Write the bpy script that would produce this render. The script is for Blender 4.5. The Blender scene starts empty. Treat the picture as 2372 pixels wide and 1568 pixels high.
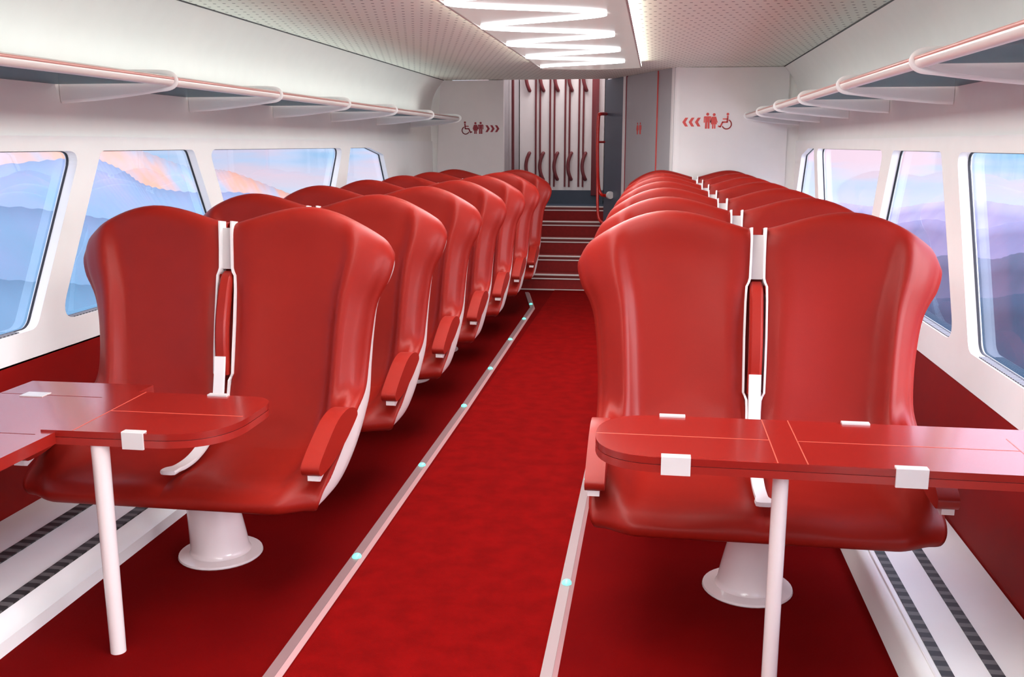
import bpy, bmesh, math, random
from mathutils import Vector, Matrix
from mathutils.geometry import tessellate_polygon
random.seed(7)
SC = bpy.context.scene
COL = SC.collection
PI = math.pi

# ------------------------------------------------------------------ camera
F, CX, CY, H, VX, VY = 2200.0, 1186.0, 784.0, 1.5, 1520.0, 335.0
TH = math.atan((CY - VY) / F)
PS = math.atan((VX - CX) * math.cos(TH) / F)
cam = bpy.data.cameras.new('camera')
cam.sensor_fit = 'HORIZONTAL'; cam.sensor_width = 36.0; cam.lens = 36.0 * F / 2372.0
cam.clip_start = 0.05; cam.clip_end = 5000
co = bpy.data.objects.new('camera', cam); COL.objects.link(co)
co.location = (0, 0, H); co.rotation_euler = (PI / 2 - TH, 0, PS)
SC.camera = co

# ------------------------------------------------------------------ materials
def lin(c):
    return tuple(((v / 255) / 12.92 if v / 255 <= 0.04045 else ((v / 255 + 0.055) / 1.055) ** 2.4) for v in c) + (1.0,)

def new_mat(name):
    m = bpy.data.materials.new(name); m.use_nodes = True
    nt = m.node_tree
    return m, nt, nt.nodes['Principled BSDF']

def mat(name, c, rough=0.5, metal=0.0, coat=0.0, spec=0.5, noise=0.0, nscale=8.0, c2=None, bump=0.0, bscale=120.0, emit=None, estr=0.0, sheen=0.0):
    m, nt, b = new_mat(name)
    b.inputs['Roughness'].default_value = rough
    b.inputs['Metallic'].default_value = metal
    b.inputs['Coat Weight'].default_value = coat
    b.inputs['Coat Roughness'].default_value = 0.12
    b.inputs['Specular IOR Level'].default_value = spec
    if sheen:
        b.inputs['Sheen Weight'].default_value = sheen
    base = lin(c)
    tc = nt.nodes.new('ShaderNodeTexCoord')
    n = nt.nodes.new('ShaderNodeTexNoise'); n.inputs['Scale'].default_value = nscale; n.inputs['Detail'].default_value = 5
    nt.links.new(tc.outputs['Object'], n.inputs['Vector'])
    r = nt.nodes.new('ShaderNodeValToRGB')
    r.color_ramp.elements[0].position = 0.35; r.color_ramp.elements[1].position = 0.65
    k = noise if noise else 0.02
    r.color_ramp.elements[0].color = lin(c2) if c2 else tuple(v * (1 - k) for v in base[:3]) + (1,)
    r.color_ramp.elements[1].color = base
    nt.links.new(n.outputs['Fac'], r.inputs['Fac'])
    nt.links.new(r.outputs['Color'], b.inputs['Base Color'])
    if bump:
        n2 = nt.nodes.new('ShaderNodeTexNoise'); n2.inputs['Scale'].default_value = bscale; n2.inputs['Detail'].default_value = 3
        nt.links.new(tc.outputs['Object'], n2.inputs['Vector'])
        bp = nt.nodes.new('ShaderNodeBump'); bp.inputs['Strength'].default_value = bump; bp.inputs['Distance'].default_value = 0.004
        nt.links.new(n2.outputs['Fac'], bp.inputs['Height']); nt.links.new(bp.outputs['Normal'], b.inputs['Normal'])
    if emit:
        b.inputs['Emission Color'].default_value = lin(emit); b.inputs['Emission Strength'].default_value = estr
    return m

M = {}
M['seat'] = mat('seat_red', (139, 25, 16), 0.45, coat=0.03, spec=0.2, noise=0.06, nscale=5, bump=0.05, bscale=300)
M['arm_red'] = mat('armrest_red', (148, 29, 19), 0.42, coat=0.06, spec=0.3)
M['shell'] = mat('shell_white', (236, 230, 229), 0.3, coat=0.3)
M['frame_white'] = mat('frame_white', (236, 230, 230), 0.3)
M['frame_grey'] = mat('frame_grey', (205, 198, 199), 0.35)
M['pole'] = mat('enamel_white', (238, 226, 225), 0.22, coat=0.4)
M['wall'] = mat('wall_white', (250, 249, 248), 0.45)
M['upper'] = mat('upper_wall', (246, 244, 240), 0.5)
M['red_wall'] = mat('red_wall', (126, 10, 7), 0.5, spec=0.15, noise=0.05)
M['heater'] = mat('heater_white', (249, 247, 246), 0.35)
M['strip'] = mat('strip_grey', (140, 108, 110), 0.4)
M['strip_edge'] = mat('strip_pink', (188, 142, 142), 0.4)
M['gasket'] = mat('gasket_black', (22, 22, 30), 0.5)
M['table'] = mat('table_red', (138, 28, 22), 0.24, coat=0.2)
M['table_side'] = mat('table_red_low', (146, 32, 25), 0.3, coat=0.3)
M['groove'] = mat('groove_light', (196, 88, 70), 0.4)
M['seam'] = mat('seam_dark', (112, 20, 16), 0.5)
M['clip'] = mat('clip_grey', (212, 206, 205), 0.3)
M['rail'] = mat('rail_white', (230, 224, 221), 0.32, coat=0.2)
M['rail_reflection_red'] = mat('rail_reflection_red', (200, 144, 138), 0.3)
M['bracket'] = mat('bracket_white', (250, 248, 247), 0.35)
M['sign_dark'] = mat('sign_dark_red', (150, 34, 50), 0.5)
M['sign'] = mat('sign_red', (218, 82, 78), 0.5)
M['bar'] = mat('bar_dark_red', (120, 48, 54), 0.4)
M['hand'] = mat('handrail_red', (216, 36, 26), 0.25, coat=0.4)
M['panel'] = mat('panel_white', (242, 236, 236), 0.42)
M['grey_panel'] = mat('panel_grey', (176, 172, 176), 0.4)
M['blue_grey'] = mat('panel_blue_grey', (84, 94, 110), 0.4)
M['dark_blue'] = mat('dark_blue', (54, 66, 84), 0.5)
M['stair'] = mat('stair_carpet', (142, 28, 28), 0.9, noise=0.15, nscale=30)
M['nosing'] = mat('nosing', (238, 232, 230), 0.3)
M['frame_lamp'] = mat('lamp_frame', (205, 200, 190), 0.3)
M['tube'] = mat('lamp_tube', (255, 255, 255), 0.4, emit=(240, 250, 255), estr=2.6)
M['led'] = mat('led_teal', (120, 230, 215), 0.2, emit=(90, 235, 210), estr=1.4)
M['carpet'] = mat('carpet_side', (106, 5, 5), 0.95, spec=0.03, noise=0.2, nscale=3.0, c2=(98, 4, 5), bump=0.5, bscale=500)
M['aisle'] = mat('carpet_aisle', (126, 8, 8), 0.95, spec=0.03, nscale=11.0, c2=(112, 6, 6), bump=0.6, bscale=400)

def stripe_mat(name, ca, cb, scale, axis='Y'):
    m, nt, b = new_mat(name)
    tc = nt.nodes.new('ShaderNodeTexCoord')
    w = nt.nodes.new('ShaderNodeTexWave'); w.bands_direction = axis; w.wave_profile = 'SAW'
    w.inputs['Scale'].default_value = scale
    nt.links.new(tc.outputs['Object'], w.inputs['Vector'])
    r = nt.nodes.new('ShaderNodeValToRGB'); r.color_ramp.interpolation = 'CONSTANT'
    r.color_ramp.elements[0].color = lin(ca); r.color_ramp.elements[1].position = 0.55; r.color_ramp.elements[1].color = lin(cb)
    nt.links.new(w.outputs['Fac'], r.inputs['Fac']); nt.links.new(r.outputs['Color'], b.inputs['Base Color'])
    b.inputs['Roughness'].default_value = 0.5
    return m
M['grille'] = stripe_mat('grille_dark', (30, 30, 32), (96, 94, 94), 6.0)
M['sill_grille'] = stripe_mat('sill_grille', (48, 48, 52), (140, 138, 138), 14.0)

def perforated():
    m, nt, b = new_mat('ceiling_perforated')
    b.inputs['Roughness'].default_value = 0.6
    N, L = nt.nodes, nt.links
    tc = N.new('ShaderNodeTexCoord'); sp = N.new('ShaderNodeSeparateXYZ'); L.new(tc.outputs['Object'], sp.inputs[0])
    def mt(op, a, bv=None):
        n = N.new('ShaderNodeMath'); n.operation = op
        for i, v in enumerate((a, bv)):
            if v is None: continue
            if isinstance(v, (int, float)): n.inputs[i].default_value = v
            else: L.new(v, n.inputs[i])
        return n.outputs[0]
    sx, sy = 0.05, 0.10
    yy = mt('DIVIDE', sp.outputs[1], sy)
    row = mt('FLOOR', yy)
    odd = mt('MULTIPLY', mt('MODULO', mt('ABSOLUTE', row), 2.0), 0.5)
    xx = mt('ADD', mt('DIVIDE', sp.outputs[0], sx), odd)
    fx = mt('MULTIPLY', mt('SUBTRACT', mt('FRACT', mt('ADD', xx, 1000.0)), 0.5), sx)
    fy = mt('MULTIPLY', mt('SUBTRACT', mt('FRACT', mt('ADD', yy, 1000.0)), 0.5), sy)
    d = mt('SQRT', mt('ADD', mt('MULTIPLY', fx, fx), mt('MULTIPLY', mt('MULTIPLY', fy, 0.9), mt('MULTIPLY', fy, 0.9))))
    hole = mt('LESS_THAN', d, 0.0085)
    mx = N.new('ShaderNodeMixRGB'); L.new(hole, mx.inputs[0])
    mx.inputs[1].default_value = lin((240, 243, 231)); mx.inputs[2].default_value = lin((112, 110, 106))
    L.new(mx.outputs[0], b.inputs['Base Color'])
    return m
M['ceiling'] = perforated()

def glass(name, tint, gloss=0.1, alpha=1.0, rough=0.02, body=(100, 140, 160)):
    m = bpy.data.materials.new(name); m.use_nodes = True
    nt = m.node_tree; nt.nodes.clear()
    out = nt.nodes.new('ShaderNodeOutputMaterial')
    t = nt.nodes.new('ShaderNodeBsdfTransparent'); t.inputs[0].default_value = lin(tint)
    d = nt.nodes.new('ShaderNodeBsdfDiffuse'); d.inputs[0].default_value = lin(body)
    g = nt.nodes.new('ShaderNodeBsdfGlossy'); g.inputs['Roughness'].default_value = rough
    a = nt.nodes.new('ShaderNodeMixShader'); a.inputs[0].default_value = alpha
    nt.links.new(d.outputs[0], a.inputs[1]); nt.links.new(t.outputs[0], a.inputs[2])
    fr = nt.nodes.new('ShaderNodeLayerWeight'); fr.inputs[0].default_value = 0.25
    mul = nt.nodes.new('ShaderNodeMath'); mul.operation = 'MULTIPLY'; mul.inputs[1].default_value = gloss
    nt.links.new(fr.outputs['Fresnel'], mul.inputs[0])
    mx = nt.nodes.new('ShaderNodeMixShader')
    nt.links.new(mul.outputs[0], mx.inputs[0]); nt.links.new(a.outputs[0], mx.inputs[1]); nt.links.new(g.outputs[0], mx.inputs[2])
    nt.links.new(mx.outputs[0], out.inputs[0])
    return m
M['pane'] = glass('window_glass', (246, 249, 255), 0.25)
M['shelf'] = glass('shelf_glass', (120, 168, 182), 0.4, alpha=0.35, rough=0.08, body=(84, 126, 140))
M['lamp_glass'] = mat('lamp_glass', (225, 220, 212), 0.25, coat=0.3, emit=(255, 248, 238), estr=0.2)

# ------------------------------------------------------------------ helpers
def link(name, me, m, parent=None):
    o = bpy.data.objects.new(name, me); COL.objects.link(o)
    if m is not None:
        for q in (m if isinstance(m, (list, tuple)) else [m]): me.materials.append(q)
    if parent is not None: o.parent = parent
    return o

def finish(bm, name, m, parent=None, smooth=False, angle=None):
    bmesh.ops.remove_doubles(bm, verts=bm.verts, dist=1e-6)
    bmesh.ops.recalc_face_normals(bm, faces=bm.faces)
    me = bpy.data.meshes.new(name); bm.to_mesh(me); bm.free()
    if smooth:
        for p in me.polygons: p.use_smooth = True
        if angle is not None:
            me.set_sharp_from_angle(angle=angle)
    return link(name, me, m, parent)

def tag(o, label, cat, group=None):
    o['label'] = label; o['category'] = cat
    if group: o['group'] = group
    return o

def structure(o):
    o['kind'] = 'structure'; return o

def empty(name, loc, label=None, cat=None, group=None, rz=0.0):
    o = bpy.data.objects.new(name, None); COL.objects.link(o); o.location = loc; o.rotation_euler = (0, 0, rz)
    o.empty_display_size = 0.1
    if label: tag(o, label, cat, group)
    return o

def add_box(bm, lo, hi, bev=0.0, seg=2, mi=0):
    vs = [bm.verts.new((x, y, z)) for x in (lo[0], hi[0]) for y in (lo[1], hi[1]) for z in (lo[2], hi[2])]
    idx = [(0, 1, 3, 2), (4, 6, 7, 5), (0, 4, 5, 1), (2, 3, 7, 6), (0, 2, 6, 4), (1, 5, 7, 3)]
    fs = [bm.faces.new([vs[i] for i in f]) for f in idx]
    for f in fs: f.material_index = mi
    if bev:
        es = list({e for f in fs for e in f.edges})
        r = bmesh.ops.bevel(bm, geom=es, offset=bev, segments=seg, affect='EDGES', profile=0.5)
        for f in r['faces']: f.material_index = mi

def box(name, lo, hi, m, parent=None, bev=0.0, seg=2):
    bm = bmesh.new(); add_box(bm, lo, hi, bev, seg)
    return finish(bm, name, m, parent, smooth=bev > 0, angle=0.6)

def add_sweep(bm, pts, prof, cap=True, upv=(0, 0, 1), scales=None, closed=False, mi=0):
    """sweep a closed 2-D profile (a,b) along pts; a -> side, b -> up."""
    pts = [Vector(p) for p in pts]; rings = []
    n = len(pts); upv = Vector(upv)
    for i, p in enumerate(pts):
        a = pts[(i - 1) % n] if closed else pts[max(0, i - 1)]
        b = pts[(i + 1) % n] if closed else pts[min(n - 1, i + 1)]
        t = (b - a).normalized()
        s = t.cross(upv)
        if s.length < 1e-5: s = t.cross(Vector((1, 0, 0)))
        s.normalize(); u = s.cross(t).normalized()
        k = scales[i] if scales else 1.0
        if not isinstance(k, (tuple, list)): k = (k, k)
        rings.append([bm.verts.new(p + s * (q[0] * k[0]) + u * (q[1] * k[1])) for q in prof])
    m = len(prof)
    for i in range(n if closed else n - 1):
        r0, r1 = rings[i], rings[(i + 1) % n]
        for j in range(m):
            f = bm.faces.new([r0[j], r0[(j + 1) % m], r1[(j + 1) % m], r1[j]]); f.material_index = mi
    if cap and not closed:
        bm.faces.new(rings[0][::-1]).material_index = mi; bm.faces.new(rings[-1]).material_index = mi

def circ(r, n=12, ry=None):
    ry = r if ry is None else ry
    return [(r * math.cos(2 * PI * k / n), ry * math.sin(2 * PI * k / n)) for k in range(n)]

def tube(name, pts, r, m, parent=None, n=12, upv=(0, 0, 1), scales=None):
    bm = bmesh.new(); add_sweep(bm, pts, circ(r, n), upv=upv, scales=scales)
    return finish(bm, name, m, parent, smooth=True, angle=0.9)

def spline(pts, per=8, closed=False):
    pts = [tuple(p) for p in pts]; out = []; n = len(pts)
    rng = n if closed else n - 1
    for i in range(rng):
        if closed: p0, p1, p2, p3 = pts[(i - 1) % n], pts[i], pts[(i + 1) % n], pts[(i + 2) % n]
        else: p0, p1, p2, p3 = pts[max(0, i - 1)], pts[i], pts[i + 1], pts[min(n - 1, i + 2)]
        for k in range(per):
            t = k / per
            out.append(tuple(0.5 * (2 * b + (c - a) * t + (2 * a - 5 * b + 4 * c - d) * t * t + (3 * b - a - 3 * c + d) * t ** 3) for a, b, c, d in zip(p0, p1, p2, p3)))
    if not closed: out.append(pts[-1])
    return out

def round_poly(pts, rad, seg=8):
    """2-D polygon with rounded corners; rad one number or one per corner."""
    n = len(pts); out = []
    for i, p in enumerate(pts):
        r = rad[i] if isinstance(rad, (list, tuple)) else rad
        p = Vector(p); a = Vector(pts[i - 1]) - p; b = Vector(pts[(i + 1) % n]) - p
        la, lb = a.length, b.length; a.normalize(); b.normalize()
        ang = a.angle(b)
        if r <= 0 or ang > PI - 0.03: out.append(tuple(p)); continue
        d = min(r / math.tan(ang / 2), la * 0.49, lb * 0.49)
        for k in range(seg + 1):
            t = k / seg
            q = p + a * d * (1 - t) ** 2 + b * d * t ** 2
            out.append(tuple(q))
    return out

def add_prism(bm, loops, fn, d0, d1, mi=0, mis=None):
    """loops: outer + holes (2-D); fn(u,v,d)->3-D."""
    tris = tessellate_polygon([[Vector((p[0], p[1], 0)) for p in l] for l in loops])
    flat = [p for l in loops for p in l]
    A = [bm.verts.new(fn(p[0], p[1], d0)) for p in flat]; B = [bm.verts.new(fn(p[0], p[1], d1)) for p in flat]
    for t in tris:
        try:
            bm.faces.new([A[i] for i in t]).material_index = mi
            bm.faces.new([B[i] for i in reversed(t)]).material_index = mi
        except ValueError: pass
    o = 0
    for l in loops:
        n = len(l)
        for i in range(n):
            j = (i + 1) % n
            bm.faces.new([A[o + i], A[o + j], B[o + j], B[o + i]]).material_index = mi if mis is None else mis
        o += n

def prism(name, loops, fn, d0, d1, m, parent=None, smooth=False):
    bm = bmesh.new(); add_prism(bm, loops, fn, d0, d1)
    return finish(bm, name, m, parent, smooth=smooth, angle=0.5)

XY = lambda u, v, d: (u, v, d)
XZ = lambda u, v, d: (u, d, v)
YZ = lambda u, v, d: (d, u, v)

def lathe(bm, prof, n=32, lean=None):
    rings = []
    for i, (r, z) in enumerate(prof):
        lx, ly = lean(z) if lean else (0, 0)
        rings.append([bm.verts.new((lx + r * math.cos(2 * PI * k / n), ly + r * math.sin(2 * PI * k / n), z)) for k in range(n)])
    for a, b in zip(rings, rings[1:]):
        for k in range(n): bm.faces.new([a[k], a[(k + 1) % n], b[(k + 1) % n], b[k]])
    bm.faces.new(rings[0][::-1]); bm.faces.new(rings[-1])

def copy_tree(o, parent=None):
    c = o.copy(); COL.objects.link(c)
    if parent is not None: c.parent = parent
    for ch in list(o.children): copy_tree(ch, c)
    return c

# ------------------------------------------------------------------ car shell
XL, XR = -2.42, 1.24          # inner faces of the window panels
CZ = 2.18                     # ceiling height
Y0, Y1 = -3.2, 10.34
TOPL, BOTL, TOPR, BOTR = 1.474, 0.782, 1.470, 0.700

structure(box('floor', (XL - 0.1, Y0, -0.06), (XR + 0.1, 12.6, 0.0), M['carpet']))
WL = [
    [(-2.2, TOPL), (-0.2, TOPL), (-0.1, BOTL), (-2.3, BOTL)],
    [(0.2, TOPL), (1.75, TOPL), (1.95, BOTL), (0.0, BOTL)],
    [(2.05, TOPL), (3.80, TOPL), (3.40, BOTL), (2.25, BOTL)],
    [(3.955, TOPL), (4.82, TOPL), (5.19, BOTL), (3.552, BOTL)],
    [(5.0, TOPL), (7.29, TOPL), (6.80, BOTL), (5.34, BOTL)],
    [(7.48, TOPL), (8.0, TOPL), (8.42, 1.413), (8.569, 1.189), (8.80, BOTL), (7.155, BOTL)]]
WR = [
    [(-2.2, TOPR), (-0.2, TOPR), (-0.1, BOTR), (-2.3, BOTR)],
    [(0.2, TOPR), (1.75, TOPR), (2.0, BOTR), (0.0, BOTR)],
    [(2.2, TOPR), (4.26, TOPR), (3.878, BOTR), (2.4, BOTR)],
    [(4.487, TOPR), (5.365, TOPR), (5.767, BOTR), (4.076, BOTR)],
    [(5.585, TOPR), (7.822, TOPR), (7.35, BOTR), (5.93, BOTR)],
    [(7.966, TOPR), (8.25, TOPR), (8.60, 1.41), (8.76, 1.12), (8.88, BOTR), (7.53, BOTR)]]
RADS = {4: [0.05, 0.05, 0.07, 0.07], 6: [0.03, 0.0, 0.06, 0.0, 0.06, 0.06]}

def wall(side, X, wins, zlo, inward, y1):
    D = -inward * 0.055
    holes = [round_poly(w, RADS[len(w)], 8) for w in wins]
    outer = [(Y0, zlo), (y1, zlo), (y1, 1.535), (Y0, 1.535)]
    o = structure(prism('wall_%s' % side, [outer] + holes, YZ, X, X + D, M['wall']))
    # upper wall and cove, set back a little behind the window panel
    xw = X - inward * 0.014
    prof = [(xw, 1.5), (xw, 1.78), (xw + inward * 0.012, 1.92), (xw + inward * 0.04, 2.02), (xw + inward * 0.085, 2.10), (xw + inward * 0.154, CZ)]
    prof = spline(prof, 5)
    out = [(x - inward * 0.05, z + 0.01) for x, z in prof]
    bm = bmesh.new()
    add_prism(bm, [prof + out[::-1]], XZ, Y0, y1)
    structure(finish(bm, 'trim_%d' % (1 if side == 'left' else 2), M['upper'], smooth=True, angle=0.5))
    return holes

HL = wall('left', XL, WL, 0.665, 1, 10.36)
HR = wall('right', XR, WR, 0.556, -1, 10.36)
# red dado below the windows
bm = bmesh.new(); add_prism(bm, [[(XL, 0.0), (XL, 0.672), (XL - 0.012, 0.68), (XL - 0.05, 0.68), (XL - 0.05, 0.0)]], XZ, Y0, 10.36)
structure(finish(bm, 'baseboard_left', M['red_wall']))
bm = bmesh.new(); add_prism(bm, [[(1.135, 0.0), (1.145, 0.085), (1.15, 0.10), (XR, 0.55), (XR + 0.012, 0.556), (XR + 0.05, 0.556), (XR + 0.05, 0.0)]], XZ, Y0, 8.96)
structure(finish(bm, 'baseboard_right', M['red_wall']))

WORD = ['rear', 'rear', 'nearest', 'second', 'third', 'far']
def window(n, X, hole, w, inward, side, zb):
    r = structure(bpy.data.objects.new('window_%d' % n, None)); COL.objects.link(r)
    xo = X - inward * 0.044
    # gasket ring just inside the reveal, pane behind it
    cy = sum(p[0] for p in hole) / len(hole); cz = sum(p[1] for p in hole) / len(hole)
    bm = bmesh.new()
    pts = [(xo, p[0], p[1]) for p in hole]
    add_sweep(bm, pts, [(-0.003, -0.0045), (0.003, -0.0045), (0.003, 0.0045), (-0.003, 0.0045)], upv=(1, 0, 0), closed=True)
    g = structure(finish(bm, 'gasket', M['gasket'], r))
    bm = bmesh.new(); add_prism(bm, [hole], YZ, xo - inward * 0.002, xo - inward * 0.008)
    p = structure(finish(bm, 'pane', M['pane'], r))
    ya, yb = w[-1][0] + 0.10, w[-2][0] - 0.10
    if len(w) == 4 and n not in (1, 2, 7, 8):
        box('sill_grille', (min(X - inward * 0.008, X - inward * 0.036), ya, zb - 0.001), (max(X - inward * 0.008, X - inward * 0.036), yb, zb + 0.004), M['sill_grille'], r)
        structure(r.children[-1])
for i in range(6):
    window(i + 1, XL, HL[i], WL[i], 1, 'left', BOTL)
for i in range(6):
    window(i + 7, XR, HR[i], WR[i], -1, 'right', BOTR)

# ceiling
cl, cr = XL + 0.14, XR - 0.14
structure(box('ceiling', (cl, Y0, CZ), (cr, 10.40, CZ + 0.05), M['ceiling']))
structure(box('trim_3', (cl - 0.012, Y0, CZ - 0.005), (cl + 0.004, 10.34, CZ + 0.004), M['gasket']))
structure(box('trim_4', (cr - 0.004, Y0, CZ - 0.005), (cr + 0.012, 8.96, CZ + 0.004), M['gasket']))
# rear bulkhead behind the viewer
structure(box('wall_rear', (XL - 0.05, Y0 - 0.08, 0), (XR + 0.05, Y0, CZ + 0.05), M['panel']))

# end partitions
def partition(name, pts, y0, y1, m, rad):
    return structure(prism(name, [round_poly(pts, rad, 8)], XZ, y0, y1, m))
partition('wall_back_left', [(XL - 0.02, 0), (-1.63, 0), (-1.63, CZ - 0.006), (XL + 0.125, CZ - 0.006), (XL + 0.1, CZ - 0.05)], 10.34, 10.40, M['panel'], [0, 0, 0, 0.05, 0.03])
partition('wall_back_left_cove', [(XL - 0.05, 0), (-2.2, 0), (-2.2, CZ + 0.02), (XL - 0.05, CZ + 0.02)], 10.37, 10.43, M['upper'], 0)
partition('wall_back_right', [(0.152, 0), (1.165, 0), (1.15, CZ - 0.005), (0.152, CZ - 0.005)], 8.96, 9.0, M['panel'], [0, 0, 0.06, 0])
partition('wall_back_right_cove', [(0.3, 0), (XR + 0.05, 0), (XR + 0.05, CZ + 0.02), (0.3, CZ + 0.02)], 8.985, 9.02, M['upper'], 0)
# slanted cubicle wall: from the partition corner back to the doorway
A = Vector((0.152, 8.96)); B = Vector((-0.547, 10.56)); dAB = (B - A).normalized(); nAB = Vector((dAB.y, -dAB.x))
if nAB.x > 0: nAB = -nAB       # faces the aisle
LEN = (B - A).length
def SL(u, v, d):
    p = A + dAB * u + nAB * d
    return (p.x, p.y, v)
def ub(px_y):                  # distance along the wall for a depth y
    return (px_y - A.y) / (B.y - A.y) * LEN
u1, u2 = ub(9.297), ub(10.0)
structure(prism('wall_slanted', [[(0, 0), (LEN, 0), (LEN, CZ), (0, CZ)]], SL, -0.05, 0.0, M['grey_panel']))
bm = bmesh.new()
arc = [(A + Vector((0.03 * math.cos(t), 0.03 * math.sin(t))) - Vector((-0.012, -0.022)), t) for t in (0, 1)]
lp = [(0.152 + 0.06, 8.958), (0.152 + 0.02, 8.958), (0.152 - 0.004, 8.968), (0.152 - 0.016, 8.99), (0.152 - 0.028, 9.02), (0.152 + 0.03, 9.04)]
add_prism(bm, [lp], XY, 0, CZ)
structure(finish(bm, 'trim_5', M['panel'], smooth=True, angle=0.8))
d = structure(prism('door_1', [[(u1, 0.02), (u2, 0.02), (u2, CZ - 0.01), (u1, CZ - 0.01)]], SL, 0.001, 0.010, M['grey_panel']))
structure(prism('seam_strip', [[(u1 - 0.004, 0.0), (u1 + 0.002, 0.0), (u1 + 0.002, CZ - 0.004), (u1 - 0.004, CZ - 0.004)]], SL, 0.001, 0.0115, M['sign'], d))
structure(prism('edge_strip', [[(u2 + 0.012, 0.0), (u2 + 0.075, 0.0), (u2 + 0.075, CZ - 0.002), (u2 + 0.012, CZ - 0.002)]], SL, 0.001, 0.018, M['frame_white'], d))
structure(prism('edge_line', [[(u2 - 0.004, 0.0), (u2 + 0.010, 0.0), (u2 + 0.010, CZ - 0.002), (u2 - 0.004, CZ - 0.002)]], SL, 0.001, 0.014, M['sign_dark'], d))
structure(prism('wall_slanted_end', [[(u2 + 0.075, 0.0), (LEN + 0.005, 0.0), (LEN + 0.005, CZ - 0.001), (u2 + 0.075, CZ - 0.001)]], SL, 0.0005, 0.006, M['blue_grey']))

# vestibule beyond the doorway, half a flight up
structure(box('wall_vestibule_left', (-1.80, 10.40, 0), (-1.64, 12.3, 3.0), M['grey_panel']))
structure(box('wall_vestibule_right', (-0.53, 10.56, 0), (-0.40, 12.3, 3.0), M['panel']))
structure(box('wall_vestibule_back', (-1.9, 12.2, 0), (-0.3, 12.3, 3.0), M['panel']))
structure(box('ceiling_vestibule', (-1.9, 10.40, 2.95), (-0.3, 12.3, 3.0), M['panel']))
structure(box('wall_vestibule_header', (-1.9, 10.40, CZ + 0.05), (-0.3, 10.44, 3.0), M['panel']))
structure(box('floor_vestibule', (-1.64, 10.96, 0.72), (-0.53, 12.2, 0.80), M['dark_blue']))

# ------------------------------------------------------------------ carpet runner, aisle strips
r = box('aisle_carpet', (-1.012, Y0 + 0.01, 0.0), (-0.285, 9.84, 0.004), M['aisle'])
tag(r, 'bright red carpet runner along the aisle between the two grey strips', 'carpet')

def strip(pts, leds, label):
    root = empty('aisle_strip', (pts[0][0], pts[0][1], 0), label, 'floor strip', 'grey floor strips edging the aisle')
    o = Vector(root.location)
    loc = [Vector((p[0], p[1], 0)) - o for p in pts]
    bm = bmesh.new()
    add_sweep(bm, loc, [(-0.022, 0.0), (0.012, 0.0), (0.012, 0.012), (-0.022, 0.012)])
    finish(bm, 'rail_body', M['strip'], root)
    bm = bmesh.new()
    add_sweep(bm, loc, [(0.0125, 0.0), (0.026, 0.0), (0.0125, 0.0118)])
    e = finish(bm, 'bevelled_edge', M['strip_edge'], root); e['label'] = 'lighter pink edge of the strip'
    for (x, y) in leds:
        bm = bmesh.new(); bmesh.ops.create_uvsphere(bm, u_segments=16, v_segments=10, radius=0.017)
        bmesh.ops.scale(bm, vec=(1, 1.25, 0.7), verts=bm.verts)
        l = finish(bm, 'led_light', M['led'], root, smooth=True); l.location = Vector((x, y, 0.012)) - o
        l['label'] = 'small glowing teal light'
    return root
sL = [(-1.042, -2.9), (-1.046, 3.1), (-1.055, 5.2), (-1.10, 8.68), (-1.27, 9.60)]
sR = [(-0.262, -2.9), (-0.262, 9.6)]
strip(sL, [(-1.04, 1.05), (-1.044, 2.1), (-1.047, 3.15), (-1.053, 4.18), (-1.06, 5.23), (-1.068, 6.18), (-1.08, 7.17), (-1.094, 8.07), (-1.135, 8.85)], 'long grey floor strip with teal lights on the left side of the aisle')
strip(sR, [(-0.262, 1.05), (-0.262, 2.1), (-0.262, 3.05), (-0.262, 4.1), (-0.262, 5.1), (-0.262, 6.1), (-0.262, 7.1), (-0.262, 8.1)], 'grey floor strip with a teal light on the right side of the aisle')

# ------------------------------------------------------------------ heater covers along the walls
def heater(prof, slots, ridge, y1, label):
    root = empty('heater_cover', (prof[0][0], 3.0, 0), label, 'heater', 'white heater covers along the side walls')
    o = Vector(root.location)
    bm = bmesh.new(); add_prism(bm, [prof], lambda u, v, d: (u - o.x, d - o.y, v), Y0 + 0.02, y1)
    finish(bm, 'casing', M['heater'], root, smooth=True, angle=0.7)
    for (x, w, z) in slots:
        g = box('vent_grille', (x - w - o.x, Y0 + 0.1 - o.y, z - 0.004), (x + w - o.x, y1 - 0.1 - o.y, z + 0.0025), M['grille'], root)
        g['label'] = 'long dark ribbed vent slot'
        for s in (-1, 1):
            pass
    if ridge:
        box('ridge', (ridge[0] - o.x, Y0 + 0.05 - o.y, ridge[2] - 0.003), (ridge[1] - o.x, y1 - 0.05 - o.y, ridge[2] + 0.006), M['heater'], root, bev=0.002)
    return root
pl = [(-1.885, 0.0), (-1.885, 0.012)] + [(-1.885 - 0.055 * math.sin(t), 0.045 + 0.055 * (1 - math.cos(t)) - 0.0) for t in [0, .3, .6, .9, 1.2, 1.5]] + [(-2.418, 0.10), (-2.418, 0.0)]
heater(pl, [(-1.962, 0.022, 0.10), (-2.198, 0.026, 0.10)], None, 10.3, 'white low heater cover with two dark slots along the left wall')
pr_ = [(1.132, 0.0), (1.142, 0.092), (0.80, 0.092)] + [(0.78 - 0.03 * math.sin(t), 0.062 + 0.03 * math.cos(t)) for t in [0, .4, .8, 1.2, 1.57]] + [(0.735, 0.0)]
heater(pr_, [(0.822, 0.017, 0.092), (0.957, 0.018, 0.092)], (0.785, 0.79, 0.092), 8.94, 'white low heater cover with two dark slots along the right wall')

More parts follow.
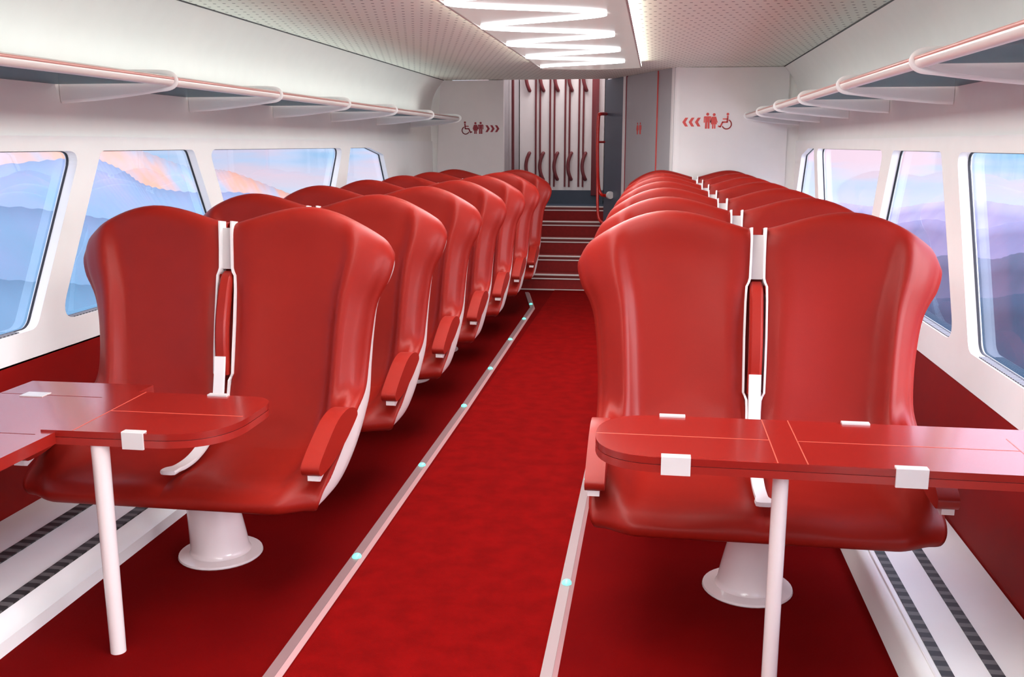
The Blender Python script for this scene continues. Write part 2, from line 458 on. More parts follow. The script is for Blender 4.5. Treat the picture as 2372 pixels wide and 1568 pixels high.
# ------------------------------------------------------------------ seats
ROWS = [  # C(y,z), E(y,z), W, S(y,z), x inner, bolster (dy,dz)
    ((.305, 1.215), (.325, 1.075), .590, (.335, 1.10), .024, (0, 0)),
    ((.290, 1.262), (.315, 1.100), .606, (.335, 1.09), .023, (0, 0)),
    ((.250, 1.275), (.295, 1.112), .617, (.333, 1.08), .022, (-.005, .0)),
    ((.212, 1.252), (.268, 1.100), .621, (.330, 1.05), .022, (-.02, .0)),
    ((.198, 1.150), (.255, 1.045), .603, (.324, .99), .022, (-.045, .0)),
    ((.175, 1.000), (.243, .950), .564, (.320, .90), .034, (-.055, 0)),
    ((.148, .850), (.228, .830), .547, (.318, .78), .036, (-.060, 0)),
    ((.118, .700), (.200, .710), .538, (.318, .65), .034, (-.060, .0)),
    ((.085, .570), (.150, .610), .534, (.325, .54), .020, (-.055, .02)),
    ((.020, .470), (.020, .550), .531, (.295, .445), .002, (-.03, .035)),
    ((-.085, .425), (-.10, .497), .531, (.205, .375), .000, (-.01, .035)),
    ((-.200, .412), (-.21, .447), .532, (.085, .33), .000, (0, .030)),
    ((-.300, .415), (-.275, .412), .532, (-.055, .312), .000, (0, .020)),
    ((-.372, .405), (-.325, .392), .530, (-.24, .318), .000, (0, .006)),
    ((-.408, .372), (-.350, .366), .524, (-.33, .335), .000, (0, 0)),
    ((-.402, .338), (-.345, .338), .512, (-.31, .325), .000, (0, 0)),
    ((-.365, .322), (-.320, .322), .490, (-.30, .33), .000, (0, 0))]
PER = 4
flatrows = [tuple(c) + tuple(e) + (w,) + tuple(s) + (xi,) + tuple(b) for c, e, w, s, xi, b in ROWS]
RR = spline(flatrows, PER)
NV = len(RR)

def topz(x):
    if x < 0.30:
        t = x / 0.30; t = t * t * (3 - 2 * t) * 0.5 + t * (2 - t) * 0.5
        return 1.208 + (1.275 - 1.208) * t
    t = min(1, (x - 0.30) / 0.32)
    return 1.275 - 0.150 * t ** 1.9 - 0.035 * max(0.0, (t - 0.86) / 0.14) ** 2

def sstep(a, b, x):
    t = max(0.0, min(1.0, (x - a) / (b - a))); return t * t * (3 - 2 * t)

NU = 26
US = [0, .02, .05, .09, .14] + [0.2 + 0.46 * k / 8 for k in range(9)] + [.70, .735, .765, .795, .825, .855, .885, .912, .938, .96, .98, 1.0]

def seat_pt(row, u):
    cy, cz, ey, ez, w, sy, sz, xi, by, bz = row
    x = xi + (w - xi) * u
    we = sstep(0.66, 1.0, u)
    wt = sstep(0.55, 1.18, cz)                       # how far up the back
    z0 = cz - wt * (1.275 - topz(x))
    # outer fall-off of the top edge is carried by topz, lower down by the edge curve
    zedge = cz + (ez - cz) * we
    z = z0 * wt + zedge * (1 - wt)
    y = cy + (ey - cy) * sstep(0.74, 1.0, u)
    bump = sstep(0.71, 0.82, u) * (1 - 0.75 * sstep(0.92, 1.0, u))
    y += by * bump; z += bz * bump
    # gentle dish of the back and pan, rounded inner edge
    inner = 1 - sstep(0.0, 0.12, u)
    if cz > 0.5:
        y += 0.010 * inner ** 2 * (1 - 0.7 * sstep(1.0, 1.15, cz)) - 0.008 * math.exp(-((u - 0.1) / 0.1) ** 2)
        y += 0.012 * math.exp(-((u - 0.45) / 0.22) ** 2) * sstep(.5, .7, cz) * (1 - sstep(1.1, 1.25, cz))
    else:
        z -= 0.010 * inner ** 2 * sstep(0.36, 0.40, cz)
        z -= 0.012 * math.exp(-((u - 0.5) / 0.22) ** 2) * sstep(0.36, 0.40, cz)
    return Vector((x, y, z))

SPLIT = 10 * PER - 2           # row where the back folds into the pan

def bucket(side, j0, j1, name, parent):
    bm = bmesh.new(); g = []
    for j in range(j0, j1 + 1):
        g.append([])
        for u in US:
            p = seat_pt(RR[j], u); p.x *= side
            g[-1].append(bm.verts.new(p))
    # thickness: fold the outer edge back a little
    for a, b in zip(g, g[1:]):
        for k in range(len(US) - 1): bm.faces.new([a[k], a[k + 1], b[k + 1], b[k]])
    rim = []
    for j in range(j0, j1 + 1):
        row = RR[j]; p = seat_pt(row, 1.0)
        q = Vector(((p.x - 0.012), p.y + (row[5] - row[2]) * 0.30 + 0.006, p.z + (row[6] - row[3]) * 0.10 - 0.003)); q.x *= side
        rim.append(bm.verts.new(q))
    for k in range(len(g) - 1): bm.faces.new([g[k][-1], rim[k], rim[k + 1], g[k + 1][-1]])
    inn = []
    for j in range(j0, j1 + 1):
        p = seat_pt(RR[j], 0.0)
        dy, dz = ((0.05, -0.0) if RR[j][1] > 0.5 else (0.01, -0.03))
        q = Vector((p.x, p.y + dy, p.z + dz)); q.x *= side
        inn.append(bm.verts.new(q))
    for k in range(len(g) - 1):
        if RR[j0 + k][1] > 0.47: bm.faces.new([inn[k], g[k][0], g[k + 1][0], inn[k + 1]])
    for v in inn:
        if not v.link_faces: bm.verts.remove(v)
    return finish(bm, name, M['seat'], parent, smooth=True)

def make_seat():
    root = empty('double_seat', (0, 0, 0))
    for side in (-1, 1):
        bucket(side, 0, SPLIT, 'backrest', root)
        bucket(side, SPLIT, NV - 1, 'seat', root)
    # white shell behind and below
    bm = bmesh.new(); g = []
    NT = 12
    for row in RR[:14 * PER + 1]:
        cy, cz, ey, ez, w, sy, sz, xi, by, bz = row
        e = seat_pt(row, 1.0); ring = []
        for side in (-1, 1):
            part = []
            for k in range(NT + 1):
                t = PI / 2 * k / NT
                x = (w - 0.006) * math.cos(t) ** 0.4 if k < NT else 0.0
                bl = math.sin(t) ** 0.5 if k else 0.0
                wt = sstep(0.55, 1.18, cz)
                szz = sz + wt * (topz(x) - 1.112) * 0.9 - wt * 0.01
                ybase = e.y + 0.012
                part.append((side * x, ybase + (sy - ybase) * bl, e.z - 0.004 + (szz - e.z) * bl))
            ring += part if side < 0 else part[::-1][1:]
        g.append([bm.verts.new(p) for p in ring])
    for a, b in zip(g, g[1:]):
        for k in range(len(a) - 1): bm.faces.new([a[k], a[k + 1], b[k + 1], b[k]])
    s = finish(bm, 'shell', M['shell'], root, smooth=True); s['label'] = 'white moulded shell behind the red upholstery'
    # white frame lining the gap between the two backs
    def cpt(z):
        best = min(RR[3 * PER:10 * PER], key=lambda r: abs(seat_pt(r, 0.0).z - z)); return seat_pt(best, 0.0).y
    bm = bmesh.new()
    for side in (-1, 1):
        pts = []
        for z, x in ((1.222, .0235), (1.18, .0225), (1.12, .0225), (1.05, .0235), (1.036, .027), (1.022, .034), (.97, .036), (.85, .037), (.75, .036), (.665, .035), (.65, .028), (.638, .0235), (.60, .022), (.56, .022), (.53, .022)):
            pts.append((side * x, cpt(z) + 0.004, z))
        add_sweep(bm, pts, [(-0.0035, -0.035), (0.0035, -0.035), (0.0035, 0.016), (-0.0035, 0.016)], upv=(0, -1, 0.2))
    f = finish(bm, 'divider_frame', M['frame_white'], root); f['label'] = 'thin white frame between the two backs'
    # spacer block
    bm = bmesh.new()
    pts = [(0, cpt(z) + 0.018, z) for z in (1.195, 1.15, 1.10, 1.045)]
    add_sweep(bm, pts, [(-0.0195, -0.02), (0.0195, -0.02), (0.0195, 0.01), (-0.0195, 0.01)], upv=(0, -1, 0))
    h = finish(bm, 'spacer_block', M['frame_grey'], root); h['label'] = 'light grey block between the headrests'
    # folded-up middle armrest
    pts = spline([(0, cpt(z) + off, z) for z, off in ((1.02, .02), (1.0, -.004), (.93, -.026), (.84, -.034), (.74, -.022), (.665, .005))], 4)
    bm = bmesh.new()
    add_sweep(bm, pts, [(-0.021, -0.02), (0.021, -0.02), (0.0235, 0.0), (0.021, 0.014), (0.014, 0.02), (-0.014, 0.02), (-0.021, 0.014), (-0.0235, 0.0)], upv=(0, -1, 0))
    finish(bm, 'middle_armrest', M['arm_red'], root, smooth=True, angle=0.7)
    # backing behind the gap
    bm = bmesh.new()
    add_sweep(bm, [(0, cpt(z) + 0.045, z) for z in (1.17, 1.0, .8, .6, .52)], [(-0.034, -0.006), (0.034, -0.006), (0.034, 0.006), (-0.034, 0.006)], upv=(0, -1, 0))
    finish(bm, 'gap_backing', M['seat'], root)
    # white hinged bar running down the gap and forward over the pan
    path = spline([(0, .092, .735), (0, .075, .66), (0, .052, .58), (0, .012, .51), (0, -.065, .458), (0, -.16, .430), (0, -.25, .427), (0, -.31, .436), (0, -.345, .437)], 5)
    n = len(path); sc = [(1 if t < .8 else 1 + .35 * math.sin((t - .8) / .2 * PI * .8)) if t < 1 else .7 for t in [k / (n - 1) for k in range(n)]]
    bm = bmesh.new()
    add_sweep(bm, path, [(-.019, -.007), (.019, -.007), (.021, 0), (.019, .007), (-.019, .007), (-.021, 0)], upv=(0, -1, .6), scales=[(k, 1) for k in sc])
    b = finish(bm, 'armrest_bar', M['frame_white'], root, smooth=True, angle=0.6); b['label'] = 'white curved bar in the middle gap'
    # outer armrests
    lens = spline([(.022, .560), (.008, .582), (-.05, .602), (-.12, .606), (-.19, .594), (-.26, .566), (-.33, .532), (-.378, .504), (-.388, .488), (-.380, .470), (-.355, .462), (-.25, .470), (-.12, .500), (-.03, .532), (.012, .550)], 3, closed=True)
    for side in (-1, 1):
        bm = bmesh.new()
        lo, hi = (side * 0.480, side * 0.541)
        add_prism(bm, [lens], YZ, min(lo, hi), max(lo, hi))
        es = [e for e in bm.edges if len(e.link_faces) == 2 and e.calc_face_angle(0) > 1.3]
        bmesh.ops.bevel(bm, geom=es, offset=0.006, segments=2, affect='EDGES')
        a = finish(bm, 'armrest', M['arm_red'], root, smooth=True, angle=0.5)
        bm = bmesh.new()
        tip = [(-.372, .463), (-.372, .446), (-.355, .440), (-.25, .478), (-.1, .525), (-.1, .545)]
        lo, hi = (side * 0.496, side * 0.532)
        add_prism(bm, [tip], YZ, min(lo, hi), max(lo, hi))
        t = finish(bm, 'armrest_support', M['frame_white'], a); t['label'] = 'white support under the armrest'
    return root

def make_pedestal(parent, lean):
    bm = bmesh.new()
    prof = [(.118, .012), (.109, .018), (.105, .035), (.102, .08), (.097, .14), (.091, .22), (.086, .30), (.085, .33)]
    lathe(bm, prof, 36, lambda z: (lean * (z / .33) ** 1.2 * .055, .02 * z / .33))
    p = finish(bm, 'pedestal', M['pole'], parent, smooth=True, angle=0.9); p['label'] = 'white flared foot of the seat'
    bm = bmesh.new(); lathe(bm, [(.150, 0), (.153, .004), (.151, .011), (.12, .016), (.05, .016)], 40)
    finish(bm, 'base_flange', M['pole'], p, smooth=True, angle=0.9)

seat0 = make_seat()
make_pedestal(seat0, -1)
seat1 = None
CLX, CRX, SY, PITCH = -1.567, 0.355, 3.13, 0.91
ORD = ['first', 'second', 'third', 'fourth', 'fifth', 'sixth', 'seventh']
def slabel(i, left):
    if left:
        return ['red two-place seat with white shell, front of the left block, behind the left tables'][0] if i == 0 else \
            ('red two-place seat at the far end of the left block, nearest the stairs' if i == 6 else 'red two-place seat, %s row counted from the tables, left of the aisle' % ORD[i])
    return 'red two-place seat at the front of the right block, facing the long table' if i == 0 else \
        ('red two-place seat at the far end of the right block, before the white partition' if i == 6 else 'red two-place seat, %s row counted from the long table, right of the aisle' % ORD[i])
right_proto = copy_tree(seat0)
for ch in list(right_proto.children):
    if ch.name.startswith('pedestal'):
        for g in list(ch.children): bpy.data.objects.remove(g)
        bpy.data.objects.remove(ch)
make_pedestal(right_proto, 1)
for i in range(7):
    for left, proto, cx in ((True, seat0, CLX), (False, right_proto, CRX)):
        o = proto if i == 0 else copy_tree(proto)
        o.location = (cx, SY + PITCH * i, 0)
        tag(o, slabel(i, left), 'train seat', 'red double seats in rows')

# ------------------------------------------------------------------ tables
def clip(parent, x, y, z, th, w, front, dp=0.018):
    """a grey hinge plate wrapped over the edge of a table; front=-1 near edge, +1 far edge."""
    bm = bmesh.new()
    prof = [(y + front * .007, z - th - .004), (y + front * .007, z + .003), (y + front * .005, z + .005), (y - front * dp, z + .005), (y - front * dp, z + .0002), (y + front * .0005, z + .0002), (y + front * .0005, z - th - .004)]
    add_prism(bm, [prof], YZ, x - w / 2, x + w / 2)
    c = finish(bm, 'hinge', M['clip'], parent); c['label'] = 'light grey hinge plate'
    return c

def line(parent, a, b, z, w, m, name='groove'):
    a, b = Vector((a[0], a[1])), Vector((b[0], b[1])); d = (b - a).normalized(); n = Vector((-d.y, d.x)) * w / 2
    bm = bmesh.new(); add_prism(bm, [[tuple(a + n), tuple(b + n), tuple(b - n), tuple(a - n)]], XY, z - .001, z + .0006)
    return finish(bm, name, m, parent)

TZ, TT = 0.70, 0.042
# right table
tr = empty('folding_table', (0.351, 2.46, 0), 'long red folding table with rounded end on a white pole, right of the aisle', 'table', 'red folding tables')
def L(px, py): return (px - 0.351, py - 2.46)
slab = round_poly([L(-.145, 2.40), L(1.22, 2.385), L(1.22, 2.795), L(-.145, 2.795)], [.19, 0, 0, .19], 12)
for nm, za, zb, m in (('tabletop', TZ - .019, TZ, M['table']), ('lower_panel', TZ - TT, TZ - .021, M['table_side'])):
    bm = bmesh.new(); add_prism(bm, [slab], XY, za, zb)
    o = finish(bm, nm, m, tr, smooth=True, angle=0.5)
    if nm == 'tabletop': top = o
ins = round_poly([L(-.142, 2.403), L(1.22, 2.388), L(1.22, 2.792), L(-.142, 2.792)], [.188, 0, 0, .188], 12)
bm = bmesh.new(); add_prism(bm, [ins], XY, TZ - .0215, TZ - .0185); finish(bm, 'seam', M['seam'], tr)
line(top, L(.333, 2.397), L(.333, 2.794), TZ, .003, M['groove']); line(top, L(.408, 2.397), L(.408, 2.794), TZ, .003, M['groove'])
line(top, L(-.143, 2.592), L(.333, 2.592), TZ, .0038, M['groove']); line(top, L(.408, 2.592), L(.985, 2.592), TZ, .0038, M['groove'])
line(top, L(.985, 2.70), L(.985, 2.42), TZ, .003, M['groove'])
clip(tr, .075 - .351, 2.40 - 2.46, TZ, TT, .076, -1); clip(tr, .66 - .351, 2.392 - 2.46, TZ, TT, .078, -1)
clip(tr, .072 - .351, 2.795 - 2.46, TZ, TT, .076, 1); clip(tr, .60 - .351, 2.795 - 2.46, TZ, TT, .078, 1)
bm = bmesh.new(); lathe(bm, [(.021, 0), (.021, TZ - TT)], 28); finish(bm, 'pole', M['pole'], tr, smooth=True, angle=0.9)
box('wall_mount', (1.165 - .351, 2.42 - 2.46, TZ - TT - .09), (1.219 - .351, 2.77 - 2.46, TZ - TT), M['table_side'], tr)
# left table: leaf with one rounded corner folded over a fixed wall leaf
tl = empty('folding_table', (-1.562, 2.42, 0), 'red folding table with rounded leaf on white pole, left of the aisle', 'table', 'red folding tables')
def Q(px, py): return (px + 1.562, py - 2.42)
leaf = round_poly([Q(-1.722, 2.388), Q(-1.185, 2.395), Q(-1.185, 2.822), Q(-1.752, 2.826)], [0, .40, .10, 0], 16)
for nm, za, zb, m in (('tabletop', TZ - .019, TZ, M['table']), ('lower_panel', TZ - TT, TZ - .021, M['table_side'])):
    bm = bmesh.new(); add_prism(bm, [leaf], XY, za, zb)
    o = finish(bm, nm, m, tl, smooth=True, angle=0.5)
    if nm == 'tabletop': top = o
ins = round_poly([Q(-1.719, 2.391), Q(-1.188, 2.398), Q(-1.188, 2.819), Q(-1.749, 2.823)], [0, .40, .10, 0], 16)
bm = bmesh.new(); add_prism(bm, [ins], XY, TZ - .0215, TZ - .0185); finish(bm, 'seam', M['seam'], tl)
line(top, Q(-1.625, 2.392), Q(-1.64, 2.824), TZ, .003, M['groove']); line(top, Q(-1.632, 2.60), Q(-1.205, 2.60), TZ, .0035, M['groove'])
clip(tl, -1.44 + 1.562, 2.392 - 2.42, TZ, TT, .064, -1); clip(tl, -1.385 + 1.562, 2.824 - 2.42, TZ, TT, .066, 1)
WZ = TZ - .006
bm = bmesh.new()
add_prism(bm, [[Q(-1.678, 1.65), Q(-1.678, 2.938), Q(-2.125, 2.932), Q(-2.13, 2.35), Q(-2.405, 2.3), Q(-2.405, 1.65)]], XY, WZ - .034, WZ)
fl = finish(bm, 'wall_leaf', M['table'], tl)
line(fl, Q(-2.12, 2.765), Q(-1.70, 2.76), WZ, .003, M['seam']); line(fl, Q(-2.12, 2.36), Q(-1.72, 2.36), WZ, .003, M['seam'])
bm = bmesh.new(); add_box(bm, (-2.035 + 1.562, 2.735 - 2.42, WZ), (-1.955 + 1.562, 2.785 - 2.42, WZ + .003)); h = finish(bm, 'hinge', M['clip'], tl); h['label'] = 'light grey hinge plate'
bm = bmesh.new(); lathe(bm, [(.0225, 0), (.0255, TZ - TT)], 28); finish(bm, 'pole', M['pole'], tl, smooth=True, angle=0.9)

# ------------------------------------------------------------------ overhead luggage racks
def rack(X, inward, xr, joints, label):
    root = empty('luggage_rack', (X, joints[0], 1.70), label, 'luggage rack', 'glass luggage racks above the windows')
    o = Vector(root.location)
    xw = X - inward * 0.012
    RZ = 1.752
    L3 = lambda x, y, z: (x - o.x, y - o.y, z - o.z)
    ya, yb = joints[0], joints[-1]
    bm = bmesh.new(); add_sweep(bm, [L3(xr, y, RZ) for y in (ya - .05, yb - .03)], circ(.021, 20))
    finish(bm, 'rail', M['rail'], root, smooth=True, angle=0.9)
    bm = bmesh.new(); add_sweep(bm, [L3(xr + inward * .0165, y, RZ + .0085) for y in (ya - .05, yb - .05)], circ(.0065, 8)); s = finish(bm, 'rail_reflection', M['rail_reflection_red'], root, smooth=True)  # coloured bead stands in for red reflected in the rail
    s['label'] = 'pale red reflection painted along the rail'
    n = len(joints)
    for a, b in zip(joints, joints[1:]):
        bm = bmesh.new()
        add_box(bm, L3(min(xw, xr - inward * .02), a + .03, 1.742), L3(max(xw, xr - inward * .02), b - .03, 1.75))
        g = finish(bm, 'glass_shelf', M['shelf'], root); g['label'] = 'blue tinted glass shelf'
    wd = abs(xr - X)
    for y in joints:
        # wing: thin at the rail, deep at the wall, in a plane across the car
        tipx = xr + inward * .004
        P = [(tipx, RZ - .012), (xr - inward * .06, RZ - .030), (xr - inward * .2, RZ - .052), (xr - inward * .34, RZ - .066), (xw, RZ - .074), (xw, RZ - .006), (xr - inward * .2, RZ - .006), (tipx, RZ - .004)]
        bm = bmesh.new(); add_prism(bm, [P], XZ, y - .008, y + .008)
        bmesh.ops.translate(bm, verts=bm.verts, vec=-o)
        w = finish(bm, 'bracket', M['bracket'], root)
        # bead along the lower edge and the loop around the rail
        loop = [(xw, y, RZ - .074), (xr - inward * .34, y, RZ - .066), (xr - inward * .2, y, RZ - .052), (xr - inward * .06, y, RZ - .034), (xr + inward * .005, y, RZ - .024), (xr + inward * .026, y, RZ), (xr + inward * .008, y, RZ + .026), (xr - inward * .05, y + .0, RZ + .034), (xr - inward * .20, y, RZ + .036)]
        loop = spline([L3(*p) for p in loop], 5)
        bm = bmesh.new(); add_sweep(bm, loop, circ(.006, 8), upv=(0, 1, 0), scales=[(1.8, 1)] * len(loop))
        finish(bm, 'rim', M['bracket'], w, smooth=True, angle=0.9)
    return root
rack(XL, 1, -1.95, [-1.9, -.75, .4, 1.45, 2.58, 3.72, 4.83, 5.96, 7.08, 8.28, 9.47], 'white luggage rack with glass shelves along the left wall')
rack(XR, -1, 0.80, [-1.4, -.25, .9, 2.03, 3.19, 4.42, 5.58, 6.70, 7.84, 8.92], 'white luggage rack with glass shelves along the right wall')

# ------------------------------------------------------------------ ceiling light
PZ = 2.135
lt = empty('ceiling_light', (-0.57, 3.0, PZ), 'long glossy ceiling light panel with a glowing snaking white tube', 'ceiling light')
o = Vector(lt.location)
pan = [(-.985, -2.6), (-.155, -2.6), (-.145, 8.34)] + [(-.145 - .84 * k / 10, 8.34 + .16 * math.sin(PI * k / 10)) for k in range(1, 10)] + [(-.985, 8.36)]
bm = bmesh.new(); add_prism(bm, [pan], lambda u, v, d: (u - o.x, v - o.y, d - o.z), PZ, CZ - .001)
finish(bm, 'panel', M['lamp_glass'], lt)
bm = bmesh.new()
rim = [(x - o.x, y - o.y, 0.004) for x, y in pan]
add_sweep(bm, rim, [(-.006, -.008), (.006, -.008), (.006, .008), (-.006, .008)], closed=True)
finish(bm, 'frame', M['frame_lamp'], lt)
pts = []
y = -2.3
while y <= 8.14:
    ph = 2 * PI * (y - 4.45) / .92
    c = math.cos(ph)
    pts.append((-.615 - .345 * c - o.x, y - o.y + .0 * math.sin(ph), -.006)); y += .0115
bm = bmesh.new(); add_sweep(bm, pts, [(-.012, -.006), (.012, -.006), (.012, .006), (-.012, .006)])
t = finish(bm, 'light_tube', M['tube'], lt, smooth=False); t['label'] = 'glowing white snaking tube'

def area(name, loc, sx, sy, power, color=(1, 1, 1), rot=(0, 0, 0)):
    l = bpy.data.lights.new(name, 'AREA'); l.shape = 'RECTANGLE'; l.size = sx; l.size_y = sy; l.energy = power; l.color = color
    ob = bpy.data.objects.new(name, l); COL.objects.link(ob); ob.location = loc; ob.rotation_euler = rot
    return ob
area('ceiling_lamp_light', (-.57, 3.0, PZ - .03), .7, 10.6, 125, (.95, 1.0, .99))
for sgn in (-1, 1):
    area('ceiling_fill_light', (-.57 + sgn * .45, 2.9, PZ + .022), 10.6, .03, 75 if sgn < 0 else 45, (.97, 1.0, .97), (PI / 2, 0, sgn * PI / 2))  # fill strips added beside the panel to lighten ceiling and coves
area('rack_fill_light', (XL + .10, 3.5, 1.80), .05, 12.5, 8, (.96, 1.0, .97), (PI, 0, 0))  # uplights added over both racks to brighten cove and ceiling; no lamps there
area('rack_fill_light', (XR - .10, 3.2, 1.80), .05, 11.0, 0.8, (.96, 1.0, .97), (PI, 0, 0))
area('vestibule_fill_light', (-1.08, 11.2, 2.9), .6, .6, 9, (1.0, .97, .96))  # fill added to brighten the vestibule; no fixture modelled

# ------------------------------------------------------------------ stairs
st = empty('staircase', (-1.09, 9.85, 0), 'short flight of red carpeted steps with white nosings leading to the doorway', 'stairs')
o = Vector(st.location)
ys = [9.85, 10.12, 10.40, 10.68, 10.95]; zs = [0, .16, .325, .49, .65, .80]
for k in range(5):
    yb = ys[k + 1] + .02 if k < 4 else 10.962
    bm = bmesh.new(); add_box(bm, (-1.625 - o.x, ys[k] - o.y, 0 if k == 0 else zs[k] - .03), (-.57 - o.x, yb - o.y, zs[k + 1] - .001))
    sp = finish(bm, 'step', M['stair'], st)
    bm = bmesh.new()
    for dz in ((.0, .012), (-.040, -.028)):
        add_box(bm, (-1.62 - o.x, ys[k] - .012 - o.y, zs[k + 1] + dz[0] - .004), (-.575 - o.x, ys[k] + .03 - o.y, zs[k + 1] + dz[1] - .004))
    if k == 0:
        add_box(bm, (-1.62 - o.x, ys[k] - .012 - o.y, 0), (-.575 - o.x, ys[k] + .0 - o.y, .012))
    nn = finish(bm, 'nosing', M['nosing'], sp); nn['label'] = 'white double nosing strip'
    bm = bmesh.new(); add_box(bm, (-1.62 - o.x, ys[k] - .008 - o.y, zs[k + 1] - .032), (-.575 - o.x, ys[k] + .0 - o.y, zs[k + 1] - .004)); finish(bm, 'nosing_gap', M['seam'], sp)

# panel with bars and curved grips at the top of the stairs
bp = empty('grip_panel', (-1.15, 11.6, .80), 'white panel with dark red bars and curved grips above the stairs', 'panel')
o = Vector(bp.location)
box('panel', (-1.63 - o.x, 0, .16), (-.62 - o.x, .05, 2.14), M['panel'], bp)
bx = box('base_panel', (-1.63 - o.x, -.015, 0), (-.62 - o.x, .05, .16), M['dark_blue'], bp); bx['label'] = 'dark blue base'
def px2x(px): return (px - 1520) * 11.6 / 2200 * 1.0 + 0.115
from_px = lambda px, py: None
def onY(px, py, Y):
    fw = (-math.sin(PS) * math.cos(TH), math.cos(PS) * math.cos(TH), -math.sin(TH)); rt = (math.cos(PS), math.sin(PS), 0); up = (-math.sin(PS) * math.sin(TH), math.cos(PS) * math.sin(TH), math.cos(TH))
    a, b = (px - CX) / F, (CY - py) / F
    dv = [fw[i] + a * rt[i] + b * up[i] for i in range(3)]; t = Y / dv[1]
    return t * dv[0], H + t * dv[2]
for px in (1241, 1251, 1274, 1284, 1309, 1319, 1341, 1351):
    x = onY(px, 300, 11.58)[0]
    tube('bar', [(x - o.x, -.012, .20), (x - o.x, -.012, 2.05)], .011, M['bar'], bp, n=10)
for px in (1226, 1258, 1291, 1323, 1356):
    for zc in (1.245, 2.285):
        x = onY(px - 4, 368, 11.58)[0]
        pts = spline([(x + .022 - o.x, 0, zc + .155 - .8), (x + .018 - o.x, -.03, zc + .145 - .8), (x - .005 - o.x, -.045, zc + .08 - .8), (x - .016 - o.x, -.045, zc - .8), (x - .005 - o.x, -.045, zc - .08 - .8), (x + .018 - o.x, -.03, zc - .145 - .8), (x + .022 - o.x, 0, zc - .155 - .8)], 5)
        g = tube('curved_grip', pts, .021, M['bar'], bp, n=10, upv=(0, 1, 0))
x0 = onY(1371, 300, 11.58)[0]; x1 = onY(1387, 300, 11.58)[0]
sp = box('side_post', (x0 - o.x, -.06, .10), (x1 - o.x, 0, 2.1), M['bar'], bp, bev=.006)
x = onY(1178, 300, 10.6)[0]
pz = tube('grab_pole', [(0, 0, 0), (0, 0, 2.3)], .016, M['bar'], None); pz.location = (x + .016, 10.82, .6505)
tag(pz, 'thin dark red upright pole just inside the left edge of the doorway', 'pole')

# red handrail on the slanted wall
hr = empty('handrail', (-.60, 10.30, .8), 'bright red bent handrail beside the stairs on the dark wall', 'handrail')
o = Vector(hr.location)
def W(u, v, d): return tuple(Vector(SL(u, v, d)) - o)
def up_(px, py, Y=10.35):
    x, z = onY(px, py, Y); return Vector((x, Y, z)) - o
rail = [up_(1404, 264, 10.50), up_(1392, 264), up_(1387, 268), up_(1385, 300), up_(1384, 350), up_(1385, 410), up_(1388, 440), up_(1394, 451), up_(1404, 453, 10.40), up_(1412, 452, 10.30)]
tube('upper_rail', spline(rail, 6), .018, M['hand'], hr, n=12, upv=(0, 1, 0))
rail = [up_(1384.5, 395, 10.33), up_(1384, 430, 10.33), up_(1384, 470, 10.3), up_(1386, 500, 10.28), up_(1391, 512, 10.26), up_(1398, 517, 10.2), up_(1410, 521, 10.1), up_(1425, 525, 9.98)]
tube('lower_rail', spline(rail, 6), .015, M['hand'], hr, n=12, upv=(0, 1, 0))
tube('standoff', [up_(1386, 329), up_(1400, 329, 10.47)], .012, M['hand'], hr, n=10)
q = tube('end_cap', [up_(1411, 452, 10.31), up_(1414.5, 452, 10.285)], .04, M['frame_white'], hr, n=16); q['label'] = 'white round wall plate'

# ------------------------------------------------------------------ signs
def disc(cx, cy, r, n=18): return [(cx + r * math.cos(2 * PI * k / n), cy + r * math.sin(2 * PI * k / n)) for k in range(n)]
def stroke(pts, w):
    """thick polyline as list of quads"""
    out = []
    for a, b in zip(pts, pts[1:]):
        a, b = Vector(a), Vector(b); d = (b - a).normalized(); n = Vector((-d.y, d.x)) * w / 2
        a2, b2 = a - d * w * .25, b + d * w * .25
        out.append([tuple(a2 + n), tuple(b2 + n), tuple(b2 - n), tuple(a2 - n)])
    return out
def man():
    return [disc(0, .9, .095), [(-.2, .77), (.2, .77), (.235, .73), (.235, .38), (.165, .38), (.165, .68), (.14, .68), (.14, 0), (.02, 0), (.02, .4), (-.02, .4), (-.02, 0), (-.14, 0), (-.14, .68), (-.165, .68), (-.165, .38), (-.235, .38), (-.235, .73)]]
def woman():
    return [disc(0, .9, .095), [(-.13, .77), (.13, .77), (.25, .40), (.19, .38), (.11, .66), (.2, .28), (.11, .28), (.11, 0), (.02, 0), (.02, .28), (-.02, .28), (-.02, 0), (-.11, 0), (-.11, .28), (-.2, .28), (-.11, .66), (-.19, .38), (-.25, .40)]]
def chair(flip=1):
    out = [disc(flip * -.10, .93, .085)]
    body = [(-.10, .80), (-.08, .42), (.22, .42), (.36, .12), (.48, .16)]
    out += stroke([(flip * x, y) for x, y in body], .10)
    out += stroke([(flip * x, y) for x, y in [(-.09, .62), (.2, .62)]], .07)
    arc = [(flip * (-.05 + .30 * math.cos(t)), .28 + .30 * math.sin(t)) for t in [math.radians(d) for d in range(118, 345, 12)]]
    out += stroke(arc, .075)
    return out
def chev(flip=1):
    return [[(flip * x, y) for x, y in [(-.02, .72), (.22, .72), (.46, .36), (.22, 0), (-.02, 0), (.20, .36)]]]
def symbol(name, polys, x, z, s, fn, parent, m):
    bm = bmesh.new()
    for p in polys:
        q = [(x + a * s, z + b * s) for a, b in p]
        add_prism(bm, [q], fn, 0.0, 1.0)
    bmesh.ops.recalc_face_normals(bm, faces=bm.faces)
    me = bpy.data.meshes.new(name); bm.to_mesh(me); bm.free()
    return link(name, me, m, parent)

